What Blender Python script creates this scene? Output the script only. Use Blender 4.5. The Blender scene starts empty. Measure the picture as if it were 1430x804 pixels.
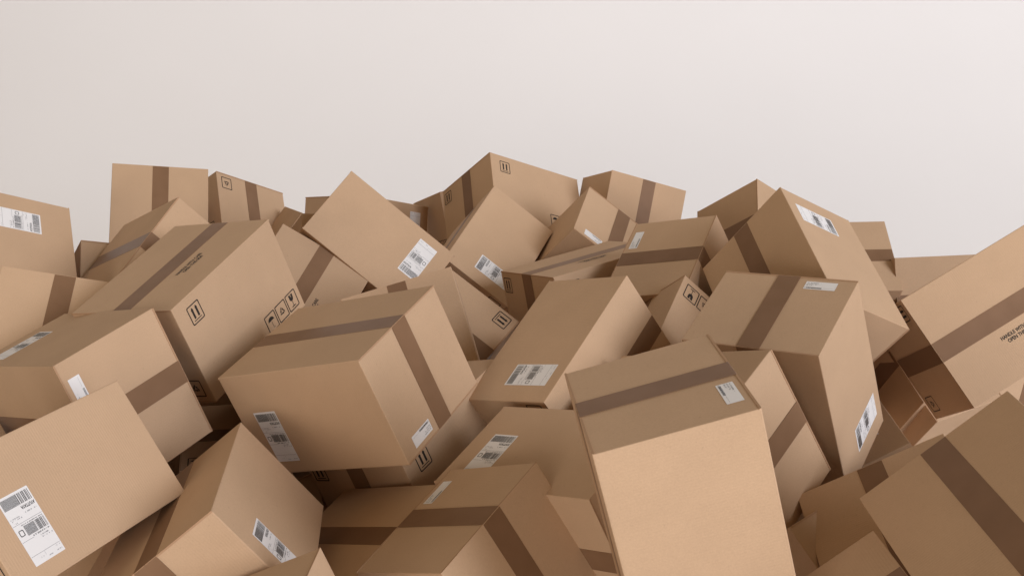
import bpy, bmesh, math, random
from mathutils import Vector, Matrix
from mathutils.geometry import tessellate_polygon

S = bpy.context.scene
C = S.collection
random.seed(7)

# ---------------------------------------------------------------- camera
PITCH = math.radians(10.0)
CAM_H = 2.35
cam_d = bpy.data.cameras.new('camera')
cam_d.sensor_width = 36.0
cam_d.lens = 1600.0 / 1430.0 * 36.0
cam_d.clip_start = 0.05
cam_d.clip_end = 300.0
cam = bpy.data.objects.new('camera', cam_d)
C.objects.link(cam)
cam.location = (0, 0, CAM_H)
cam.rotation_euler = (math.pi / 2 - PITCH, 0, 0)
S.camera = cam

# ---------------------------------------------------------------- surrounding studio light
W = bpy.data.worlds.new('World')
S.world = W
W.use_nodes = True
bg = W.node_tree.nodes['Background']
bg.inputs['Color'].default_value = (1.0, 0.75, 0.45, 1)
bg.inputs["Strength"].default_value = 0.24


def area(name, loc, target, size, power, color):
    d = bpy.data.lights.new(name, 'AREA')
    d.shape = 'RECTANGLE'
    d.size, d.size_y = size
    d.energy = power
    d.color = color
    o = bpy.data.objects.new(name, d)
    C.objects.link(o)
    o.location = loc
    o.rotation_euler = (Vector(target) - Vector(loc)).to_track_quat('-Z', 'Y').to_euler()
    return o


area("key_softbox", (16.6, -12.0, 9.0), (0.1, 4.4, 1.9), (12.0, 12.0), 4550, (0.96, 1.0, 1.10))
area("front_fill", (-4.5, -9.5, 0.8), (0.0, 4.4, 1.8), (8.0, 5.0), 860, (1.0, 0.92, 0.84))
area("backdrop_wash", (-1.0, 7.0, 9.0), (-1.0, 14.0, 4.0), (22.0, 1.5), 275, (1.0, 0.96, 0.95))

S.view_settings.view_transform = 'Standard'
S.view_settings.look = 'None'
S.view_settings.exposure = 0.0
S.view_settings.gamma = 1.0
S.render.engine = 'CYCLES'
S.cycles.max_bounces = 8
S.cycles.diffuse_bounces = 6


# ---------------------------------------------------------------- materials
def new_mat(name):
    m = bpy.data.materials.new(name)
    m.use_nodes = True
    nt = m.node_tree
    return m, nt, nt.nodes['Principled BSDF']


def link(nt, a, b):
    nt.links.new(a, b)


def node(nt, kind, **kw):
    n = nt.nodes.new(kind)
    for k, v in kw.items():
        setattr(n, k, v)
    return n


def cardboard(name, flute_axis, base=(0.535, 0.362, 0.230)):
    m, nt, p = new_mat(name)
    tc = node(nt, 'ShaderNodeTexCoord')
    oi = node(nt, 'ShaderNodeObjectInfo')
    off = node(nt, 'ShaderNodeVectorMath', operation='ADD')
    link(nt, tc.outputs['Object'], off.inputs[0])
    link(nt, oi.outputs['Location'], off.inputs[1])
    # paper mottling, pulp fibres and small specks
    n1 = node(nt, 'ShaderNodeTexNoise'); n1.inputs['Scale'].default_value = 7.0
    n1.inputs['Detail'].default_value = 3.0
    n2 = node(nt, 'ShaderNodeTexNoise'); n2.inputs['Scale'].default_value = 260.0
    n2.inputs['Detail'].default_value = 2.0
    n3 = node(nt, 'ShaderNodeTexNoise'); n3.inputs['Scale'].default_value = 90.0
    n3.inputs['Detail'].default_value = 4.0
    for n in (n1, n2, n3):
        link(nt, off.outputs[0], n.inputs['Vector'])
    wn = node(nt, 'ShaderNodeTexWhiteNoise')
    link(nt, oi.outputs['Location'], wn.inputs['Vector'])
    r1 = node(nt, 'ShaderNodeMapRange')
    link(nt, n1.outputs['Fac'], r1.inputs['Value'])
    r1.inputs['From Min'].default_value = 0.3; r1.inputs['From Max'].default_value = 0.7
    r1.inputs['To Min'].default_value = 0.975; r1.inputs['To Max'].default_value = 1.025
    r2 = node(nt, 'ShaderNodeMapRange')
    link(nt, n2.outputs['Fac'], r2.inputs['Value'])
    r2.inputs['From Min'].default_value = 0.3; r2.inputs['From Max'].default_value = 0.7
    r2.inputs['To Min'].default_value = 0.97; r2.inputs['To Max'].default_value = 1.03
    r3 = node(nt, 'ShaderNodeMapRange')
    link(nt, n3.outputs['Fac'], r3.inputs['Value'])
    r3.inputs['From Min'].default_value = 0.66; r3.inputs['From Max'].default_value = 0.78
    r3.inputs['To Min'].default_value = 1.0; r3.inputs['To Max'].default_value = 0.88
    r4 = node(nt, 'ShaderNodeMapRange')
    link(nt, wn.outputs['Value'], r4.inputs['Value'])
    r4.inputs['To Min'].default_value = 0.965; r4.inputs['To Max'].default_value = 1.035
    cur = r1.outputs[0]
    for r in (r2, r3, r4):
        mu = node(nt, 'ShaderNodeMath', operation='MULTIPLY')
        link(nt, cur, mu.inputs[0]); link(nt, r.outputs[0], mu.inputs[1])
        cur = mu.outputs[0]
    vm = node(nt, 'ShaderNodeVectorMath', operation='SCALE')
    vm.inputs[0].default_value = base
    link(nt, cur, vm.inputs['Scale'])
    link(nt, vm.outputs[0], p.inputs['Base Color'])
    p.inputs['Roughness'].default_value = 0.72
    p.inputs['Specular IOR Level'].default_value = 0.10
    # relief: corrugation telegraphing through the liner plus paper grain
    sep = node(nt, 'ShaderNodeSeparateXYZ')
    link(nt, tc.outputs['Object'], sep.inputs[0])
    mu = node(nt, 'ShaderNodeMath', operation='MULTIPLY')
    link(nt, sep.outputs[flute_axis], mu.inputs[0]); mu.inputs[1].default_value = 2 * math.pi / 0.0078
    wob = node(nt, 'ShaderNodeMath', operation='MULTIPLY_ADD')
    link(nt, n1.outputs['Fac'], wob.inputs[0]); wob.inputs[1].default_value = 6.0
    link(nt, mu.outputs[0], wob.inputs[2])
    sn = node(nt, 'ShaderNodeMath', operation='SINE')
    link(nt, wob.outputs[0], sn.inputs[0])
    ad = node(nt, 'ShaderNodeMath', operation='MULTIPLY_ADD')
    link(nt, sn.outputs[0], ad.inputs[0]); ad.inputs[1].default_value = 0.42
    link(nt, n2.outputs['Fac'], ad.inputs[2])
    b = node(nt, 'ShaderNodeBump')
    b.inputs['Strength'].default_value = 0.3
    b.inputs['Distance'].default_value = 0.0006
    link(nt, ad.outputs[0], b.inputs['Height'])
    # slow warp of a flat panel
    b2 = node(nt, 'ShaderNodeBump')
    b2.inputs['Strength'].default_value = 0.3
    b2.inputs['Distance'].default_value = 0.006
    link(nt, n1.outputs['Fac'], b2.inputs['Height'])
    link(nt, b2.outputs[0], b.inputs['Normal'])
    link(nt, b.outputs[0], p.inputs['Normal'])
    return m


M_SIDE = cardboard('kraft_board', 'X')
M_END = cardboard('kraft_board_end', 'Y')
M_EDGE, nt, p = new_mat('kraft_board_cut_edge')
p.inputs['Base Color'].default_value = (0.43, 0.26, 0.15, 1)
p.inputs['Roughness'].default_value = 0.9

M_TAPE, nt, p = new_mat('brown_packing_tape')
tc = node(nt, 'ShaderNodeTexCoord')
oi = node(nt, 'ShaderNodeObjectInfo')
off = node(nt, 'ShaderNodeVectorMath', operation='ADD')
link(nt, tc.outputs['Object'], off.inputs[0]); link(nt, oi.outputs['Location'], off.inputs[1])
nz = node(nt, 'ShaderNodeTexNoise'); nz.inputs['Scale'].default_value = 9.0; nz.inputs['Detail'].default_value = 2.0
link(nt, off.outputs[0], nz.inputs['Vector'])
cr = node(nt, 'ShaderNodeValToRGB')
cr.color_ramp.elements[0].position = 0.3; cr.color_ramp.elements[0].color = (0.215, 0.122, 0.068, 1)
cr.color_ramp.elements[1].position = 0.7; cr.color_ramp.elements[1].color = (0.245, 0.141, 0.081, 1)
link(nt, nz.outputs['Fac'], cr.inputs[0]); link(nt, cr.outputs[0], p.inputs['Base Color'])
p.inputs["Roughness"].default_value = 0.38
p.inputs['Specular IOR Level'].default_value = 0.08
p.inputs['IOR'].default_value = 1.5
bm_ = node(nt, 'ShaderNodeBump'); bm_.inputs['Strength'].default_value = 0.25; bm_.inputs['Distance'].default_value = 0.003
link(nt, nz.outputs['Fac'], bm_.inputs['Height']); link(nt, bm_.outputs[0], p.inputs['Normal'])

M_INK, nt, p = new_mat('black_print')
nz = node(nt, 'ShaderNodeTexNoise'); nz.inputs['Scale'].default_value = 320.0
tc = node(nt, 'ShaderNodeTexCoord'); link(nt, tc.outputs['Object'], nz.inputs['Vector'])
cr = node(nt, 'ShaderNodeValToRGB')
cr.color_ramp.elements[0].position = 0.35; cr.color_ramp.elements[0].color = (0.014, 0.010, 0.008, 1)
cr.color_ramp.elements[1].position = 0.8; cr.color_ramp.elements[1].color = (0.03, 0.021, 0.014, 1)
link(nt, nz.outputs['Fac'], cr.inputs[0]); link(nt, cr.outputs[0], p.inputs['Base Color'])
p.inputs['Roughness'].default_value = 0.75
M_LINK, nt, p = new_mat('black_label_print')
p.inputs['Base Color'].default_value = (0.035, 0.033, 0.034, 1)
p.inputs['Roughness'].default_value = 0.6
M_BAR, nt, p = new_mat('barcode_print')
p.inputs['Base Color'].default_value = (0.10, 0.095, 0.095, 1)
p.inputs['Roughness'].default_value = 0.6
M_GREY, nt, p = new_mat('fine_grey_label_print')
p.inputs['Base Color'].default_value = (0.2, 0.2, 0.21, 1)
p.inputs['Roughness'].default_value = 0.6
M_PAPER, nt, p = new_mat('white_label_paper')
p.inputs['Base Color'].default_value = (0.80, 0.785, 0.78, 1)
p.inputs['Roughness'].default_value = 0.42

M_WALL, nt, p = new_mat('backdrop_paper')
tc = node(nt, 'ShaderNodeTexCoord')
nz = node(nt, 'ShaderNodeTexNoise'); nz.inputs['Scale'].default_value = 0.35; nz.inputs['Detail'].default_value = 2.0
link(nt, tc.outputs['Object'], nz.inputs['Vector'])
cr = node(nt, 'ShaderNodeValToRGB')
cr.color_ramp.elements[0].position = 0.3; cr.color_ramp.elements[0].color = (0.83, 0.815, 0.815, 1)
cr.color_ramp.elements[1].position = 0.7; cr.color_ramp.elements[1].color = (0.85, 0.835, 0.835, 1)
link(nt, nz.outputs['Fac'], cr.inputs[0]); link(nt, cr.outputs[0], p.inputs['Base Color'])
p.inputs['Roughness'].default_value = 0.9
p.inputs['Specular IOR Level'].default_value = 0.1


# ---------------------------------------------------------------- mesh helpers
def mesh_from(name, verts, faces, mats, fm=None):
    me = bpy.data.meshes.new(name)
    me.from_pydata([tuple(v) for v in verts], [], faces)
    for m in mats:
        me.materials.append(m)
    if fm:
        for poly, k in zip(me.polygons, fm):
            poly.material_index = k
    me.update()
    return me


# ---------------------------------------------------------------- the setting
# seamless studio backdrop: a floor that sweeps up into a wall
prof = [(-14, 0.0), (9.0, 0.0)]
R = 4.0
for k in range(1, 17):
    a = math.pi / 2 * k / 16
    prof.append((9.0 + R * math.sin(a) + 1.0 * k / 16, R - R * math.cos(a)))
prof.append((14.0, 16.0))
vs, fs = [], []
for x in (-26.0, 26.0):
    for (y, z) in prof:
        vs.append((x, y, z))
n = len(prof)
for i in range(n - 1):
    fs.append((i, n + i, n + i + 1, i + 1))
me = mesh_from('backdrop', vs, fs, [M_WALL])
me.shade_smooth()
o = bpy.data.objects.new('studio_backdrop', me)
C.objects.link(o)
o['kind'] = 'structure'

# ---------------------------------------------------------------- one carton, modelled in its own frame
# X = length, Y = width, Z = height; flaps close over +Z and -Z, tape runs round X/Z.
L, Wd, H = 0.600, 0.456, 0.375
FT = 0.0055                       # double board thickness of a flap


def rbox(x0, x1, y0, y1, z0, z1, r, mats, fm=lambda n: 0, name='part', seg=2):
    bm = bmesh.new()
    bmesh.ops.create_cube(bm, size=1.0)
    for v in bm.verts:
        v.co = Vector(((x0 + x1) / 2 + v.co.x * (x1 - x0), (y0 + y1) / 2 + v.co.y * (y1 - y0), (z0 + z1) / 2 + v.co.z * (z1 - z0)))
    bmesh.ops.bevel(bm, geom=bm.edges[:], offset=r, segments=seg, affect='EDGES', profile=0.6)
    bm.normal_update()
    for f in bm.faces:
        f.material_index = fm(f.normal)
    me = bpy.data.meshes.new(name)
    bm.to_mesh(me); bm.free()
    for m in mats:
        me.materials.append(m)
    return me


def board(x0, x1, y0, y1, z0, z1, pick, mats, fm, name):
    """a box whose edges are rounded only where pick(edge centre, edge direction) gives a radius"""
    bm = bmesh.new()
    bmesh.ops.create_cube(bm, size=1.0)
    for v in bm.verts:
        v.co = Vector(((x0 + x1) / 2 + v.co.x * (x1 - x0), (y0 + y1) / 2 + v.co.y * (y1 - y0), (z0 + z1) / 2 + v.co.z * (z1 - z0)))
    groups = {}
    for e in bm.edges:
        c = (e.verts[0].co + e.verts[1].co) / 2
        r = pick(c, (e.verts[1].co - e.verts[0].co).normalized())
        if r:
            groups.setdefault(r, []).append(e)
    for r, es in groups.items():
        bmesh.ops.bevel(bm, geom=[e for e in es if e.is_valid], offset=r, segments=3, affect='EDGES', profile=0.5)
    bm.normal_update()
    for f in bm.faces:
        f.material_index = fm(f.normal)
    me = bpy.data.meshes.new(name)
    bm.to_mesh(me); bm.free()
    for m in mats:
        me.materials.append(m)
    return me


me_body = board(-L/2 + .0014, L/2 - .0014, -Wd/2, Wd/2, -H/2 + FT, H/2 - FT,
                lambda c, d: .0028 if abs(d.z) > .9 else 0, [M_SIDE, M_END],
                lambda n: 1 if abs(n.x) > .7 else 0, 'body')


def flap(sz, sy):
    # folded out of the side panel at y = +-Wd/2 (round fold, flush with the side), cut edges elsewhere
    z0, z1 = (H/2 - FT + .0001, H/2) if sz > 0 else (-H/2, -H/2 + FT - .0001)
    y0, y1 = (0.0009, Wd/2) if sy > 0 else (-Wd/2, -0.0009)
    return board(-L/2, L/2, y0, y1, z0, z1,
                 lambda c, d: .0030 if abs(d.x) > .9 and c.z * sz > H/2 - .001 and abs(c.y) > .1 else 0,
                 [M_SIDE, M_EDGE], lambda n: 1 if abs(n.x) > .7 else 0, 'flap')


# tape: a closed band that runs down the flap seam and round both ends
TW = 0.0765


def tape_mesh():
    out = 0.0007
    hx, hz, r = L/2 + out, H/2 + out, 0.004
    prof = []
    for cx, cz, a0 in ((hx - r, hz - r, 0), (-hx + r, hz - r, 90), (-hx + r, -hz + r, 180), (hx - r, -hz + r, 270)):
        for k in range(5):
            a = math.radians(a0 + 90 * k / 4)
            prof.append((cx + r * math.cos(a), cz + r * math.sin(a)))
    n = len(prof)
    vs, fs = [], []
    for inset in (0, 0.0011):
        for y in (-TW/2, TW/2):
            for (x, z) in prof:
                vs.append((x * (1 - inset / hx), y, z * (1 - inset / hz)))
    for i in range(n):
        j = (i + 1) % n
        fs.append((i, j, n + j, n + i)[::-1])
        fs.append((2*n + i, 2*n + j, 3*n + j, 3*n + i))
        fs.append((i, j, 2*n + j, 2*n + i))
        fs.append((n + i, n + j, 3*n + j, 3*n + i)[::-1])
    me = mesh_from('tape', vs, fs, [M_TAPE])
    return me


# ---- flat print, drawn as polygons in (u right, v up) and laid on a face
class Face:
    def __init__(s, origin, right, up):
        s.o, s.r, s.u = Vector(origin), Vector(right), Vector(up)
        s.n = s.r.cross(s.u)

    def at(s, u, v, d):
        return s.o + s.r * u + s.u * v + s.n * d


S1 = Face((0, -Wd/2, 0), (1, 0, 0), (0, 0, 1))
S2 = Face((0, Wd/2, 0), (-1, 0, 0), (0, 0, 1))
E1 = Face((L/2 - .0012, 0, 0), (0, 1, 0), (0, 0, 1))
E2 = Face((-L/2 + .0012, 0, 0), (0, -1, 0), (0, 0, 1))
TOP = Face((0, 0, H/2), (1, 0, 0), (0, 1, 0))


class Print:
    def __init__(s):
        s.v, s.f = [], []

    def poly(s, loops):
        pts = [p for lp in loops for p in lp]
        tris = tessellate_polygon([[Vector((a, b, 0)) for a, b in lp] for lp in loops])
        k = len(s.v)
        s.v += pts
        for t in tris:
            a, b, c = (pts[i] for i in t)
            cr = (b[0]-a[0])*(c[1]-a[1]) - (b[1]-a[1])*(c[0]-a[0])
            t = t if cr > 0 else t[::-1]
            s.f.append(tuple(k + i for i in t))

    def rect(s, u0, v0, u1, v1):
        k = len(s.v)
        s.v += [(u0, v0), (u1, v0), (u1, v1), (u0, v1)]
        s.f.append((k, k+1, k+2, k+3))

    def mesh(s, name, face, cu, cv, mat, d=0.0006, sc=1.0):
        return mesh_from(name, [face.at(cu + a * sc, cv + b * sc, d) for a, b in s.v], s.f, [mat])


def rrect(hw, hh, r, n=4):
    out = []
    for cx, cy, a0 in ((hw - r, hh - r, 0), (-hw + r, hh - r, 90), (-hw + r, -hh + r, 180), (hw - r, -hh + r, 270)):
        for k in range(n + 1):
            a = math.radians(a0 + 90 * k / n)
            out.append((cx + r * math.cos(a), cy + r * math.sin(a)))
    return out


def frame(p, hw=.0325, hh=.0345, w=.0040, r=.006):
    p.poly([rrect(hw, hh, r), rrect(hw - w, hh - w, r - w * .6)])


def arrows_print():
    p = Print(); frame(p)
    for x in (-.0105, .0105):
        p.poly([[(x-.0044, -.017), (x+.0044, -.017), (x+.0044, .014), (x+.0068, .014), (x, .025), (x-.0068, .014), (x-.0044, .014)]])
    p.rect(-.020, -.0245, .020, -.0215)
    return p


def umbrella_print():
    p = Print(); frame(p)
    top = [(.0185 * math.cos(math.radians(a)), .0025 + .0175 * math.sin(math.radians(a))) for a in range(0, 181, 15)]
    low = []
    for c in (-.0125, 0, .0125):
        for k in range(1, 5):
            a = math.pi - math.pi * k / 5
            low.append((c + .006 * math.cos(a), .0025 + .003 * math.sin(a)))
    p.poly([top + low])
    p.rect(-.0009, -.020, .0009, .003)
    p.poly([[(.0009, -.020), (.0009, -.0225), (.004, -.0245), (.0072, -.0225), (.0072, -.019), (.0054, -.019), (.0054, -.0215), (.004, -.0225), (-.0009, -.020)]])
    return p


def recycle_print():
    p = Print(); frame(p)
    def rot(pt, a):
        c, s = math.cos(a), math.sin(a)
        return (pt[0]*c - pt[1]*s, pt[0]*s + pt[1]*c - .001)
    for k in range(3):
        a = 2 * math.pi * k / 3
        bar = [(-.0115, -.0098), (.0015, -.0098), (.0015, -.0125), (.0085, -.0075), (.0015, -.0025), (.0015, -.0052), (-.0085, -.0052)]
        p.poly([[rot(q, a) for q in bar]])
        p.poly([[rot(q, a) for q in [(.0095, -.0098), (.0128, -.0098), (.0140, -.0065), (.0118, -.0025), (.0085, -.0045), (.0100, -.0072)]]])
    return p


def glass_print():
    p = Print(); frame(p)
    bowl = [(-.0125, .025)] + [(-.0125 + .0008*k, .025 - .0045*k) for k in range(1, 3)]
    bowl += [(.0118 * math.cos(math.radians(a)), .012 + .0135 * math.sin(math.radians(a))) for a in range(190, 351, 20)]
    bowl += [(.0125, .025), (.004, .025), (.0008, .0195), (.0042, .0165), (-.0008, .011), (.0006, .0165), (-.0032, .0195), (-.001, .025)]
    p.poly([bowl])
    p.rect(-.0012, -.021, .0012, .0)
    p.poly([[(-.0125, -.0245), (.0125, -.0245), (.0125, -.0222), (.0012, -.0195), (-.0012, -.0195), (-.0125, -.0222)]])
    return p


def micro(p, u0, v0, u1, h, rnd, dens=.75):
    """a line of print too small to read"""
    u = u0
    while u < u1:
        w = h * rnd.uniform(.35, .75)
        if rnd.random() < dens:
            k = rnd.randrange(3)
            t = h * .28
            if k != 1: p.rect(u, v0, u + t, v0 + h)
            if k != 2: p.rect(u + t, v0 + (h - t) * rnd.choice((0, .5, 1)), u + w, v0 + (h - t) * rnd.choice((0, .5, 1)) * 0 + t + h * rnd.choice((0, .4)))
            else: p.rect(u + t * 1.3, v0 + h * .4, u + w, v0 + h * .7)
        u += w + h * .18


def barcode(p, u0, u1, v0, v1, rnd):
    u = u0
    um = u0 + (u1 - u0) * .45
    while u < u1 - .0006:
        if u < um:
            w, g = rnd.choice((.0009, .0016, .0024)), rnd.choice((.0010, .0016, .0030))
        else:
            w, g = .0008, .0007
        p.rect(u, v0, min(u + w, u1), v1)
        u += w + g


def text_mesh(txt, size, face, cu, cv, mat, sx=1.0, align='CENTER', d=.0006, lead=1.0, rotq=0):
    cu_d = bpy.data.curves.new('print_text', 'FONT')
    cu_d.body = txt
    cu_d.size = size
    cu_d.align_x = align
    cu_d.align_y = 'CENTER'
    cu_d.space_line = lead
    cu_d.offset = size * .028
    cu_d.resolution_u = 3
    t = bpy.data.objects.new('print_text', cu_d)
    C.objects.link(t)
    dg = bpy.context.evaluated_depsgraph_get()
    me = bpy.data.meshes.new_from_object(t.evaluated_get(dg))
    for v in me.vertices:
        v.co = face.at(cu + v.co.x * sx, cv + v.co.y, d)
    me.materials.clear(); me.materials.append(mat)
    bpy.data.objects.remove(t); bpy.data.curves.remove(cu_d)
    return me


rnd = random.Random(11)
LW, LH = .096, .190
cu, cv = .179 - LW/2 + LW/2, .047        # label centre on side S2 (u runs to -X)


def label_prints():
    bars, bars2, txt, fine = Print(), Print(), Print(), Print()
    a, b = -LW/2, -LH/2
    X = lambda f: a + f * LW
    Y = lambda f: b + f * LH
    barcode(bars, X(.05), X(.95), Y(.035), Y(.185), rnd)
    micro(fine, X(.06), Y(.30), X(.44), .0035, rnd)
    micro(fine, X(.66), Y(.31), X(.93), .003, rnd, .6)
    micro(fine, X(.60), Y(.335), X(.95), .003, rnd)
    micro(fine, X(.80), Y(.375), X(.95), .003, rnd)
    fine.rect(X(.02), Y(.405), X(.98), Y(.409))
    micro(txt, X(.05), Y(.43), X(.75), .0026, rnd, .95)
    barcode(bars2, X(.05), X(.72), Y(.455), Y(.60), rnd)
    micro(txt, X(.05), Y(.617), X(.58), .0042, rnd, .97)
    micro(fine, X(.10), Y(.66), X(.40), .0034, rnd)
    micro(fine, X(.05), Y(.69), X(.38), .0036, rnd)
    fine.rect(X(.6), Y(.645), X(.98), Y(.649))
    fine.rect(X(.02), Y(.865), X(.98), Y(.869))
    fine.rect(X(.56), Y(.865), X(.565), Y(.93))
    micro(fine, X(.06), Y(.885), X(.2), .003, rnd)
    micro(fine, X(.06), Y(.945), X(.22), .003, rnd)
    micro(fine, X(.36), Y(.95), X(.5), .0028, rnd)
    micro(fine, X(.62), Y(.92), X(.74), .0028, rnd)
    ring = Print()
    def oct_(w, h, c):
        return [(w-c, h), (-w+c, h), (-w, h-c), (-w, -h+c), (-w+c, -h), (w-c, -h), (w, -h+c), (w, h-c)]
    ring.poly([oct_(.0072, .0085, .0022), oct_(.0052, .0065, .0016)])
    ring.v = [(q[0] + X(.85), q[1] + Y(.53)) for q in ring.v]
    return bars, bars2, txt, fine, ring


def paper(hw, hh, face, cu, cv, d=.0005):
    p = Print(); p.poly([rrect(hw, hh, .0015, 2)])
    return p.mesh('label_sheet', face, cu, cv, M_PAPER, d)


bars, bars2, txt, fine, ring = label_prints()
SHIP = [('barcode', bars.mesh('barcode', S2, cu, cv, M_BAR, .0009)),
        ('barcode', bars2.mesh('barcode', S2, cu, cv, M_BAR, .0009)),
        ('fine_print', txt.mesh('label_text', S2, cu, cv, M_LINK, .0009)),
        ('label_text', text_mesh('AYUTTAYA', .0125, S2, cu - LW/2 + .004, cv - LH/2 + .232 * LH, M_LINK, .66, 'LEFT', .0009)),
        ('fine_print', fine.mesh('fine_print', S2, cu, cv, M_GREY, .0009)),
        ('printed_ring', ring.mesh('printed_ring', S2, cu, cv, M_LINK, .0009))]
ship_sheet = paper(LW/2, LH/2, S2, cu, cv)
su, sv = .117, .147
SW, SH = .104, .040
sb, sf = Print(), Print()
barcode(sb, -SW/2 + .004, SW * .08, -SH/2 + .004, -SH/2 + .010, rnd)
for r_ in range(3):
    micro(sf, -SW/2 + .005, SH/2 - .010 - r_ * .0062, -SW/2 + .005 + (.045, .034, .02)[r_], .0036, rnd, .9)
sf.rect(SW * .12, -SH/2 + .008, SW/2 - .006, -SH/2 + .0084)
SMALL = [('barcode', sb.mesh('small_barcode', E1, su, sv, M_LINK, .0009)),
         ('fine_print', sf.mesh('small_fine_print', E1, su, sv, M_GREY, .0009))]
small_sheet = paper(SW/2, SH/2, E1, su, sv)

PARTS = [
    ('body', me_body, []),
    ('flap', flap(1, 1), []), ('flap', flap(1, -1), []), ('flap', flap(-1, 1), []), ('flap', flap(-1, -1), []),
    ('packing_tape', tape_mesh(), []),
    ('this_way_up_mark', arrows_print().mesh('arrows', S1, -L/2 + .092, H/2 - .069, M_INK), []),
    ('umbrella_mark', umbrella_print().mesh('umbrella', S1, -L/2 + .400, H/2 - .3155, M_INK), []),
    ('recycling_mark', recycle_print().mesh('recycle', S1, -L/2 + .471, H/2 - .3155, M_INK), []),
    ('glass_mark', glass_print().mesh('glass', S1, -L/2 + .542, H/2 - .3155, M_INK), []),
    ('this_way_up_mark', arrows_print().mesh('arrows_end', E2, -(Wd/2 - .048), H/2 - .063, M_INK), []),
    ('recycling_mark', recycle_print().mesh('recycle_end', E2, Wd/2 - .062, H/2 - .318, M_INK), []),
    ('handling_text', text_mesh('HANDLE WITH CARE\nOPEN THIS SIDE', .0190, TOP, 0, -Wd/2 + .143, M_INK, .82), []),
    ('shipping_label', ship_sheet, SHIP),
    ('small_label', small_sheet, SMALL),
]

CP, SP = math.cos(PITCH), math.sin(PITCH)


def world(v):
    """from the survey frame (x right, y down, z forward of the viewpoint) to the room"""
    x, y, z = v
    return Vector((x, z * CP - y * SP, CAM_H - z * SP - y * CP))


def wdir(v):
    x, y, z = v
    return Vector((x, z * CP - y * SP, -z * SP - y * CP))


def place(label, cat, c, X, Y, d, group):
    X, Y = wdir(X).normalized(), wdir(Y)
    Y = (Y - X * Y.dot(X)).normalized()
    Z = X.cross(Y)
    e = bpy.data.objects.new('cardboard_box', None)
    e.empty_display_size = .1
    C.objects.link(e)
    m = Matrix((X, Y, Z)).transposed().to_4x4()
    m.translation = world(c)
    e.matrix_world = m @ Matrix.Diagonal((d[0] / L, d[1] / Wd, d[2] / H, 1))
    e['label'] = label
    e['category'] = cat
    e['group'] = group
    for name, me, subs in PARTS:
        o = bpy.data.objects.new(name, me)
        C.objects.link(o)
        o.parent = e
        for sn, sm in subs:
            q = bpy.data.objects.new(sn, sm)
            C.objects.link(q)
            q.parent = o
            if sn == 'fine_print':
                q['kind'] = 'stuff'
    return e


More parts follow.
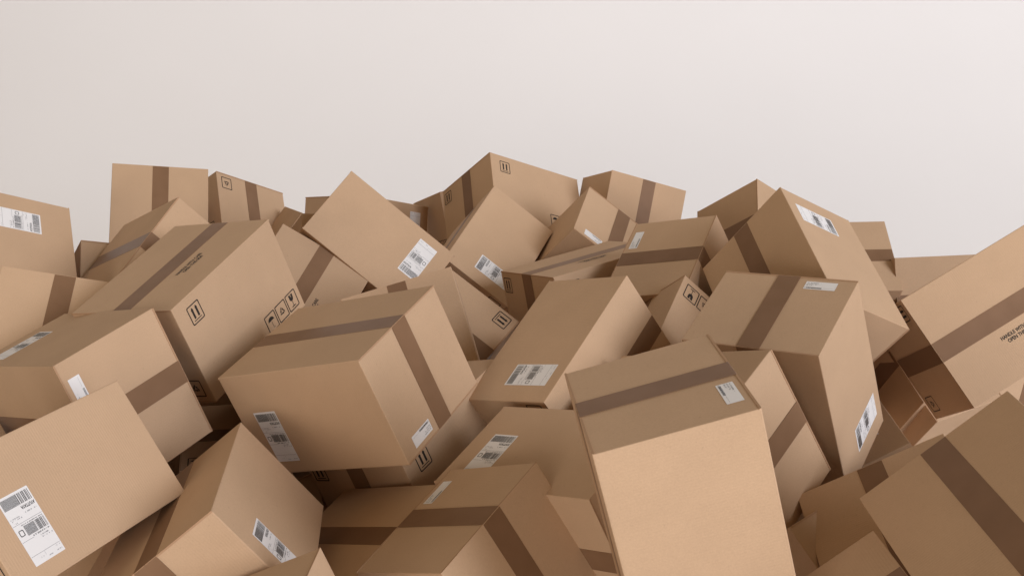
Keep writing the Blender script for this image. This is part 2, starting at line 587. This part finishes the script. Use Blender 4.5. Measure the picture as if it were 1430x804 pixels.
# ---------------------------------------------------------------- the pile
# label, centre, length axis, width axis, size (metres)
BOXES = [
    ('big middle box with tape over its top and right end, shipping label and small label',
     (-0.528, 0.3034, 3.7388), (0.82322, -0.13237, -0.55208), (-0.4324, 0.48397, -0.76079), (0.6017, 0.4523, 0.3775)),
    ('box left of centre with arrows, umbrella, recycling and glass marks, handling text on top',
     (-1.1512, 0.0766, 4.151), (0.37349, -0.54236, 0.75256), (-0.88595, 0.0319, 0.46268), (0.5975, 0.4575, 0.3761)),
    ('upright box at the back left showing one face with a vertical tape band',
     (-1.7719, -0.2541, 5.7401), (0.10798, 0.90305, -0.41574), (-0.94815, -0.0322, -0.31619), (0.5995, 0.4575, 0.375)),
    ('box at the back left with an upside-down recycling mark in its corner beside tape',
     (-1.6135, -0.2876, 6.3188), (-0.75751, 0.39559, 0.51932), (0.62166, 0.19424, 0.75882), (0.6, 0.4567, 0.3747)),
    ('plain corner of a box behind the one with the upside-down recycling mark',
     (-1.08, -0.0628, 6.1895), (-0.70916, -0.56692, -0.41915), (-0.57271, 0.80994, -0.12649), (0.6, 0.4561, 0.3749)),
    ('tilted box with a wide tape band and half-hidden print, behind the middle box',
     (-0.9995, 0.1338, 5.1043), (0.40556, -0.79564, 0.44997), (-0.8565, -0.50272, -0.11694), (0.6049, 0.4486, 0.375)),
    ('plain box face leaning like a diamond at the back, shipping label near its lower edge',
     (-0.6786, -0.1406, 5.3614), (-0.76888, -0.6282, -0.11917), (0.37558, -0.29289, -0.87929), (0.6084, 0.456, 0.3737)),
    ('plain box face right of the diamond one, its shipping label partly covered',
     (-0.1671, -0.104, 5.7458), (0.38084, -0.62831, 0.67837), (0.49687, -0.47966, -0.72322), (0.6006, 0.456, 0.377)),
    ('upper corner of a brown box with a short tape piece, just behind the middle box',
     (-0.3644, 0.3088, 4.6252), (-0.28088, -0.91332, 0.29486), (0.95785, -0.28605, 0.0264), (0.5999, 0.4552, 0.3747)),
    ('box behind the diamond-shaped one, level top edge and a bit of label at right',
     (-0.8819, -0.3316, 6.9337), (-0.5802, -0.0594, -0.81231), (0.81312, 0.01528, -0.5819), (0.5996, 0.4549, 0.3758)),
    ('highest box at the back centre, arrows marks on both faces, tape on its shaded one',
     (0.0072, -0.3999, 6.2821), (0.80186, 0.18829, 0.56707), (-0.58941, 0.40505, 0.69895), (0.5996, 0.454, 0.3739)),
    ('dark box mostly hidden behind the left of the highest box',
     (-0.2885, -0.4113, 7.1637), (0.34301, -0.04413, -0.93829), (0.92232, -0.17344, 0.34533), (0.6, 0.456, 0.375)),
    ('box at the back with a bright taped end facing right and a white label strip',
     (0.3547, -0.1021, 5.8614), (0.56094, -0.54165, -0.62607), (-0.7871, -0.58331, -0.20056), (0.6, 0.456, 0.3738)),
    ('long flat box pointing away, handling text on top and arrows mark on its end',
     (0.3498, 0.0478, 5.1528), (0.85107, -0.24587, 0.46392), (-0.49316, -0.07111, 0.86703), (0.6009, 0.4556, 0.3754)),
    ('box right of centre at the back, dark tape across its top, slim white label',
     (0.7317, 0.0863, 4.826), (-0.44465, -0.71876, -0.53448), (0.38596, -0.69223, 0.6098), (0.6, 0.456, 0.3778)),
    ('tall slanted box in the centre with a shipping label low on its untaped side',
     (0.236, 0.335, 4.0475), (0.49742, -0.68469, 0.53271), (-0.51217, -0.7274, -0.45669), (0.5963, 0.4559, 0.3741)),
    ('box right of the highest one, narrow dark face and bright face with reddish tape',
     (0.6178, -0.2824, 6.3295), (0.19411, -0.97664, 0.09216), (-0.91383, -0.21418, -0.34503), (0.5998, 0.4588, 0.3749)),
    ('small tilted box between two big ones with an upside-down wine glass mark',
     (0.6881, 0.355, 4.4954), (-0.743, -0.63966, -0.19693), (-0.54099, 0.40075, 0.73941), (0.5986, 0.456, 0.3742)),
    ('tall box right of centre, taped top with small label, shipping label on bright side',
     (0.9114, 0.3111, 3.8105), (-0.30238, -0.79359, -0.52799), (0.80816, 0.08026, -0.58347), (0.603, 0.4581, 0.3715)),
    ('big pale front box right of centre with a taped top end and tiny label',
     (0.4072, 0.5091, 2.7583), (-0.25035, -0.91341, -0.32095), (0.08645, 0.30909, -0.9471), (0.6, 0.4565, 0.3764)),
    ('box leaning behind the pale front box, slanted tape on its pinkish bright side',
     (0.5621, 0.4965, 3.5506), (0.65503, -0.07601, -0.75177), (-0.47192, -0.81816, -0.32848), (0.6, 0.4593, 0.3746)),
    ('brown box at the lower right with a short dark tape piece at its upper edge',
     (1.1373, 0.8064, 3.1693), (-0.00599, 0.49839, -0.86693), (-0.86069, 0.4388, 0.25821), (0.5997, 0.4555, 0.3751)),
    ('big shaded box filling the bottom right corner with one long diagonal tape band',
     (1.1856, 0.621, 2.6355), (0.03435, 0.30699, -0.95109), (-0.76198, 0.62384, 0.17384), (0.6001, 0.4515, 0.3747)),
    ('large box at the right edge, handling text beside a wide tape band, dark end',
     (1.7773, 0.1251, 4.3085), (0.85928, -0.4997, 0.10925), (-0.51149, -0.83832, 0.18865), (0.6003, 0.4541, 0.3764)),
    ('box corner at the bottom edge between two bigger ones on the right',
     (0.7658, 0.9687, 2.6634), (-0.79719, 0.59205, 0.11813), (0.0285, 0.23236, -0.97221), (0.6, 0.4559, 0.375)),
    ('big pointed box at the back right with a shipping label on its bright side',
     (1.0777, 0.0361, 4.282), (0.15491, 0.68857, -0.70843), (0.54426, -0.65794, -0.52048), (0.5958, 0.4599, 0.3744)),
    ('box behind the left of the big pointed one, shaded face with dark tape below',
     (1.2258, -0.1282, 5.4358), (-0.78213, -0.37843, -0.49504), (-0.08994, 0.8547, -0.51128), (0.6, 0.4559, 0.3763)),
    ('upright box with a horizontal tape band behind the right of the big pointed one',
     (1.6584, -0.0492, 6.0213), (-0.99976, 0.01994, 0.00872), (0.01055, 0.7943, -0.60744), (0.6, 0.4557, 0.375)),
    ('low box at the far right behind the one with big handling text',
     (2.2401, 0.073, 5.9689), (-0.99889, 0.04337, -0.01859), (0.04431, 0.99759, -0.0534), (0.6, 0.456, 0.375)),
    ('box at the back on the left edge with a shipping label lying on its side',
     (-2.1257, -0.0094, 4.8239), (0.26129, 0.86377, -0.43085), (0.70312, -0.47613, -0.52813), (0.6001, 0.456, 0.3753)),
    ('small plain box at the back left with a narrow dark face',
     (-1.8249, 0.0938, 5.312), (0.50168, -0.37223, -0.78087), (0.85613, 0.08433, 0.50983), (0.6, 0.456, 0.375)),
    ('tilted box at the back left with a tape band folding over its bright edge',
     (-1.4991, -0.0304, 4.7982), (-0.62244, 0.14569, 0.76899), (0.42305, -0.76399, 0.48717), (0.6, 0.4566, 0.375)),
    ('box at the left edge with a taped bright end and labels on top and end',
     (-1.3988, 0.3677, 3.806), (0.74131, -0.04566, -0.66961), (-0.33385, -0.89058, -0.30887), (0.5883, 0.4616, 0.3773)),
    ('box at the left edge whose plain face shows one slanting tape band',
     (-1.7453, 0.2998, 4.3548), (-0.05136, 0.9048, -0.42273), (-0.96472, -0.15439, -0.21325), (0.6005, 0.4568, 0.3749)),
    ('large pale untaped box face in the bottom left corner with a big shipping label',
     (-1.3293, 0.6065, 3.1445), (0.41374, -0.27327, 0.86842), (0.75039, -0.43775, -0.49526), (0.5981, 0.456, 0.3761)),
    ('box standing on its corner at lower left, shipping label on its bright side',
     (-0.8531, 0.7672, 3.2718), (-0.09974, -0.26368, 0.95944), (0.77157, -0.62934, -0.09275), (0.5994, 0.456, 0.3754)),
    ('tip of a box poking up at the bottom edge, left of centre',
     (-0.5481, 1.049, 2.7676), (-0.39874, -0.89388, -0.20489), (-0.05112, 0.24473, -0.96824), (0.6, 0.456, 0.375)),
    ('shadowed box under the middle one, dark taped end, arrows mark on bright side',
     (-0.3151, 0.5775, 4.0337), (0.51551, -0.46961, 0.71674), (-0.77679, 0.097, 0.62224), (0.6002, 0.4561, 0.375)),
    ('wide brown box right of the middle one with a slanting shipping label',
     (0.1778, 0.6652, 3.4672), (0.73417, -0.03303, -0.67816), (-0.38575, -0.84225, -0.37658), (0.6029, 0.456, 0.378)),
    ('bottom centre box with two tape bands meeting at its edge and a thin label strip',
     (-0.0327, 0.8776, 3.233), (-0.4942, -0.82827, -0.26408), (0.55515, -0.53444, 0.63733), (0.6, 0.4425, 0.3765)),
    ('dark flat box at the bottom with a horizontal tape band, left of centre',
     (-0.4061, 0.9095, 3.5537), (-0.62896, 0.1595, 0.7609), (0.57985, -0.5557, 0.59579), (0.5997, 0.457, 0.375)),
    ('box wedged at the centre with a tilted arrows mark near its pointed right end',
     (-0.3144, 0.324, 5.1578), (-0.23069, 0.49081, 0.84017), (0.57437, -0.62829, 0.52474), (0.6, 0.4553, 0.375)),
    ('small dark box corner squeezed in left of the diamond-shaped one',
     (-0.8601, -0.0348, 5.7882), (0.0291, 0.98924, -0.14336), (-0.94759, -0.01835, -0.31896), (0.6, 0.456, 0.375)),
    ('dark box tucked under the one with handling text at the right edge',
     (1.7288, 0.501, 5.0469), (0.19971, -0.59657, -0.77731), (0.41509, 0.77011, -0.48439), (0.5999, 0.4575, 0.3746)),
    ('brown triangular box corner behind the tall box with a label on its bright side',
     (1.2452, 0.8032, 4.2941), (-0.86379, 0.47565, 0.16621), (-0.50381, -0.81076, -0.29807), (0.6, 0.456, 0.375)),
    ('dark box deep in the gap at right with an almost black tape band',
     (1.6905, 0.4659, 5.0623), (-0.24485, 0.64438, 0.72444), (-0.32913, -0.75806, 0.56304), (0.6002, 0.4561, 0.3755)),
    ('dark box in the gap below the one with arrows, umbrella and glass marks',
     (-1.1, 0.8368, 4.5589), (-0.05822, 0.90563, 0.42006), (0.2039, 0.42269, -0.88304), (0.6004, 0.4556, 0.3749)),
    ('dark box deep between the pale front box and the brown one at lower right',
     (0.861, 0.9565, 3.4927), (0.54275, -0.58036, -0.60713), (0.66213, -0.14907, 0.73441), (0.6, 0.456, 0.375)),
    ('almost hidden dark box left of the shadowed arrows-marked one, under the middle box',
     (-1.025, 0.9602, 4.4756), (-0.48854, 0.06067, 0.87043), (-0.81959, 0.31033, -0.48163), (0.6007, 0.4558, 0.3741)),
]
for lab, c, X, Y, d in BOXES:
    place(lab, 'cardboard box', c, X, Y, d, 'cardboard boxes heaped in the pile')

# boxes buried under the visible ones
BURIED = [
    ((-1.6298, 0.8659, 4.4225), (-0.05567, 0.20457, -0.97727), (-0.75236, -0.65207, -0.09363)),
    ((-1.3367, 0.6135, 4.9508), (-0.81943, 0.23313, -0.52362), (-0.55158, -0.0723, 0.83099)),
    ((2.2069, 0.4268, 5.2031), (-0.24499, 0.96668, 0.07422), (-0.91528, -0.20536, -0.34654)),
    ((-0.641, 1.1, 4.578), (-0.66592, 0.6667, -0.33475), (-0.10996, -0.53153, -0.83987)),
    ((-0.1727, -0.1432, 6.7404), (-0.58718, 0.71221, 0.38468), (0.01305, -0.46685, 0.88424)),
    ((1.5413, 0.7797, 3.6265), (-0.9274, 0.18955, -0.3225), (-0.00782, -0.87175, -0.48989)),
    ((-1.6158, 0.8198, 3.8131), (-0.93369, -0.35745, -0.02117), (0.24148, -0.58491, -0.77432)),
    ((0.2392, 0.8398, 4.1601), (-0.05928, 0.15501, 0.98613), (0.93839, -0.32825, 0.10801)),
    ((2.1904, 0.7497, 5.8803), (-0.95022, -0.30954, 0.03554), (0.21774, -0.57813, 0.78636)),
    ((1.3196, 0.7136, 4.7769), (-0.12126, 0.12058, -0.98527), (0.06252, -0.98969, -0.12882)),
    ((0.4474, -0.2912, 6.7535), (-0.19037, 0.02012, 0.98151), (-0.09704, -0.99528, 0.00158)),
    ((-0.906, 0.9108, 3.8452), (-0.46447, -0.88056, 0.09421), (0.57167, -0.37937, -0.7275)),
    ((0.0038, 0.1875, 6.001), (-0.04844, 0.63989, -0.76694), (-0.72655, -0.54947, -0.41256)),
    ((-1.4289, 0.6703, 5.6449), (-0.6502, -0.7191, 0.24521), (-0.04379, -0.28673, -0.95701)),
    ((-2.4023, 0.1449, 5.3908), (-0.67712, -0.55499, 0.48321), (0.10288, -0.7216, -0.68463)),
    ((-0.9004, 0.8842, 5.1634), (-0.32491, 0.29249, 0.89938), (0.86405, -0.29482, 0.40803)),
    ((0.1464, 0.5358, 4.6849), (-0.25569, 0.72918, -0.63476), (-0.9292, -0.3666, -0.04682)),
    ((1.2008, 0.0244, 4.8887), (-0.03842, -0.22878, -0.97272), (-0.65498, -0.7294, 0.19742)),
    ((-0.359, 1.033, 4.1318), (-0.50557, -0.15464, 0.84881), (0.68492, -0.67021, 0.28585)),
    ((-2.0166, 0.5129, 4.6627), (-0.73773, -0.41242, -0.53447), (0.49586, -0.86828, -0.01443)),
    ((0.2586, 0.8621, 4.1798), (-0.09111, -0.38265, -0.91939), (0.9925, -0.1104, -0.0524)),
    ((1.5623, 0.7664, 3.6386), (-0.97099, 0.0216, 0.23813), (-0.23673, -0.22685, -0.94472)),
    ((-0.8025, 0.3563, 4.4894), (-0.63395, -0.31532, 0.70617), (-0.51398, -0.51049, -0.68936)),
    ((2.176, 0.4149, 5.2276), (-0.49556, 0.86857, -0.00226), (-0.79446, -0.45433, -0.40301)),
    ((0.7774, 0.1969, 5.5282), (-0.82656, 0.06094, -0.55954), (-0.56043, -0.1812, 0.80813)),
    ((0.7754, 0.2206, 5.5142), (-0.88928, 0.15676, -0.42967), (0.04343, -0.90624, -0.42053)),
    ((-0.3388, 0.7721, 4.8829), (-0.45737, 0.77002, -0.44484), (-0.7077, -0.61807, -0.34226)),
    ((1.5601, 0.7733, 3.5968), (-0.81577, 0.50641, 0.27941), (-0.5096, -0.85781, 0.06687)),
    ((-0.5085, -0.3374, 7.8234), (-0.82223, 0.54128, 0.17594), (-0.5665, -0.80814, -0.16119)),
    ((1.8166, 0.469, 5.6004), (-0.92765, 0.2968, 0.22664), (0.15693, -0.24089, 0.95778)),
    ((1.2309, 0.003, 4.8391), (-0.28186, -0.08956, -0.95527), (-0.58186, -0.7757, 0.24441)),
    ((1.0459, 0.9433, 3.91), (-0.98273, 0.05253, 0.17741), (-0.10134, -0.95504, -0.2786)),
    ((1.2083, 0.8315, 4.3057), (-0.97323, 0.20454, -0.10478), (0.09591, -0.05281, -0.99399)),
    ((-2.1703, 0.5465, 4.9679), (-0.78773, -0.27576, -0.55085), (0.28258, -0.95634, 0.07465)),
    ((-1.4858, 0.6241, 5.6738), (-0.54809, -0.78181, 0.29728), (-0.11335, -0.28271, -0.95248)),
]
for c, X, Y in BURIED:
    place('plain brown cardboard box buried deep inside the heap, mostly out of sight', 'cardboard box', c, X, Y, (L, Wd, H), 'cardboard boxes buried inside the heap')
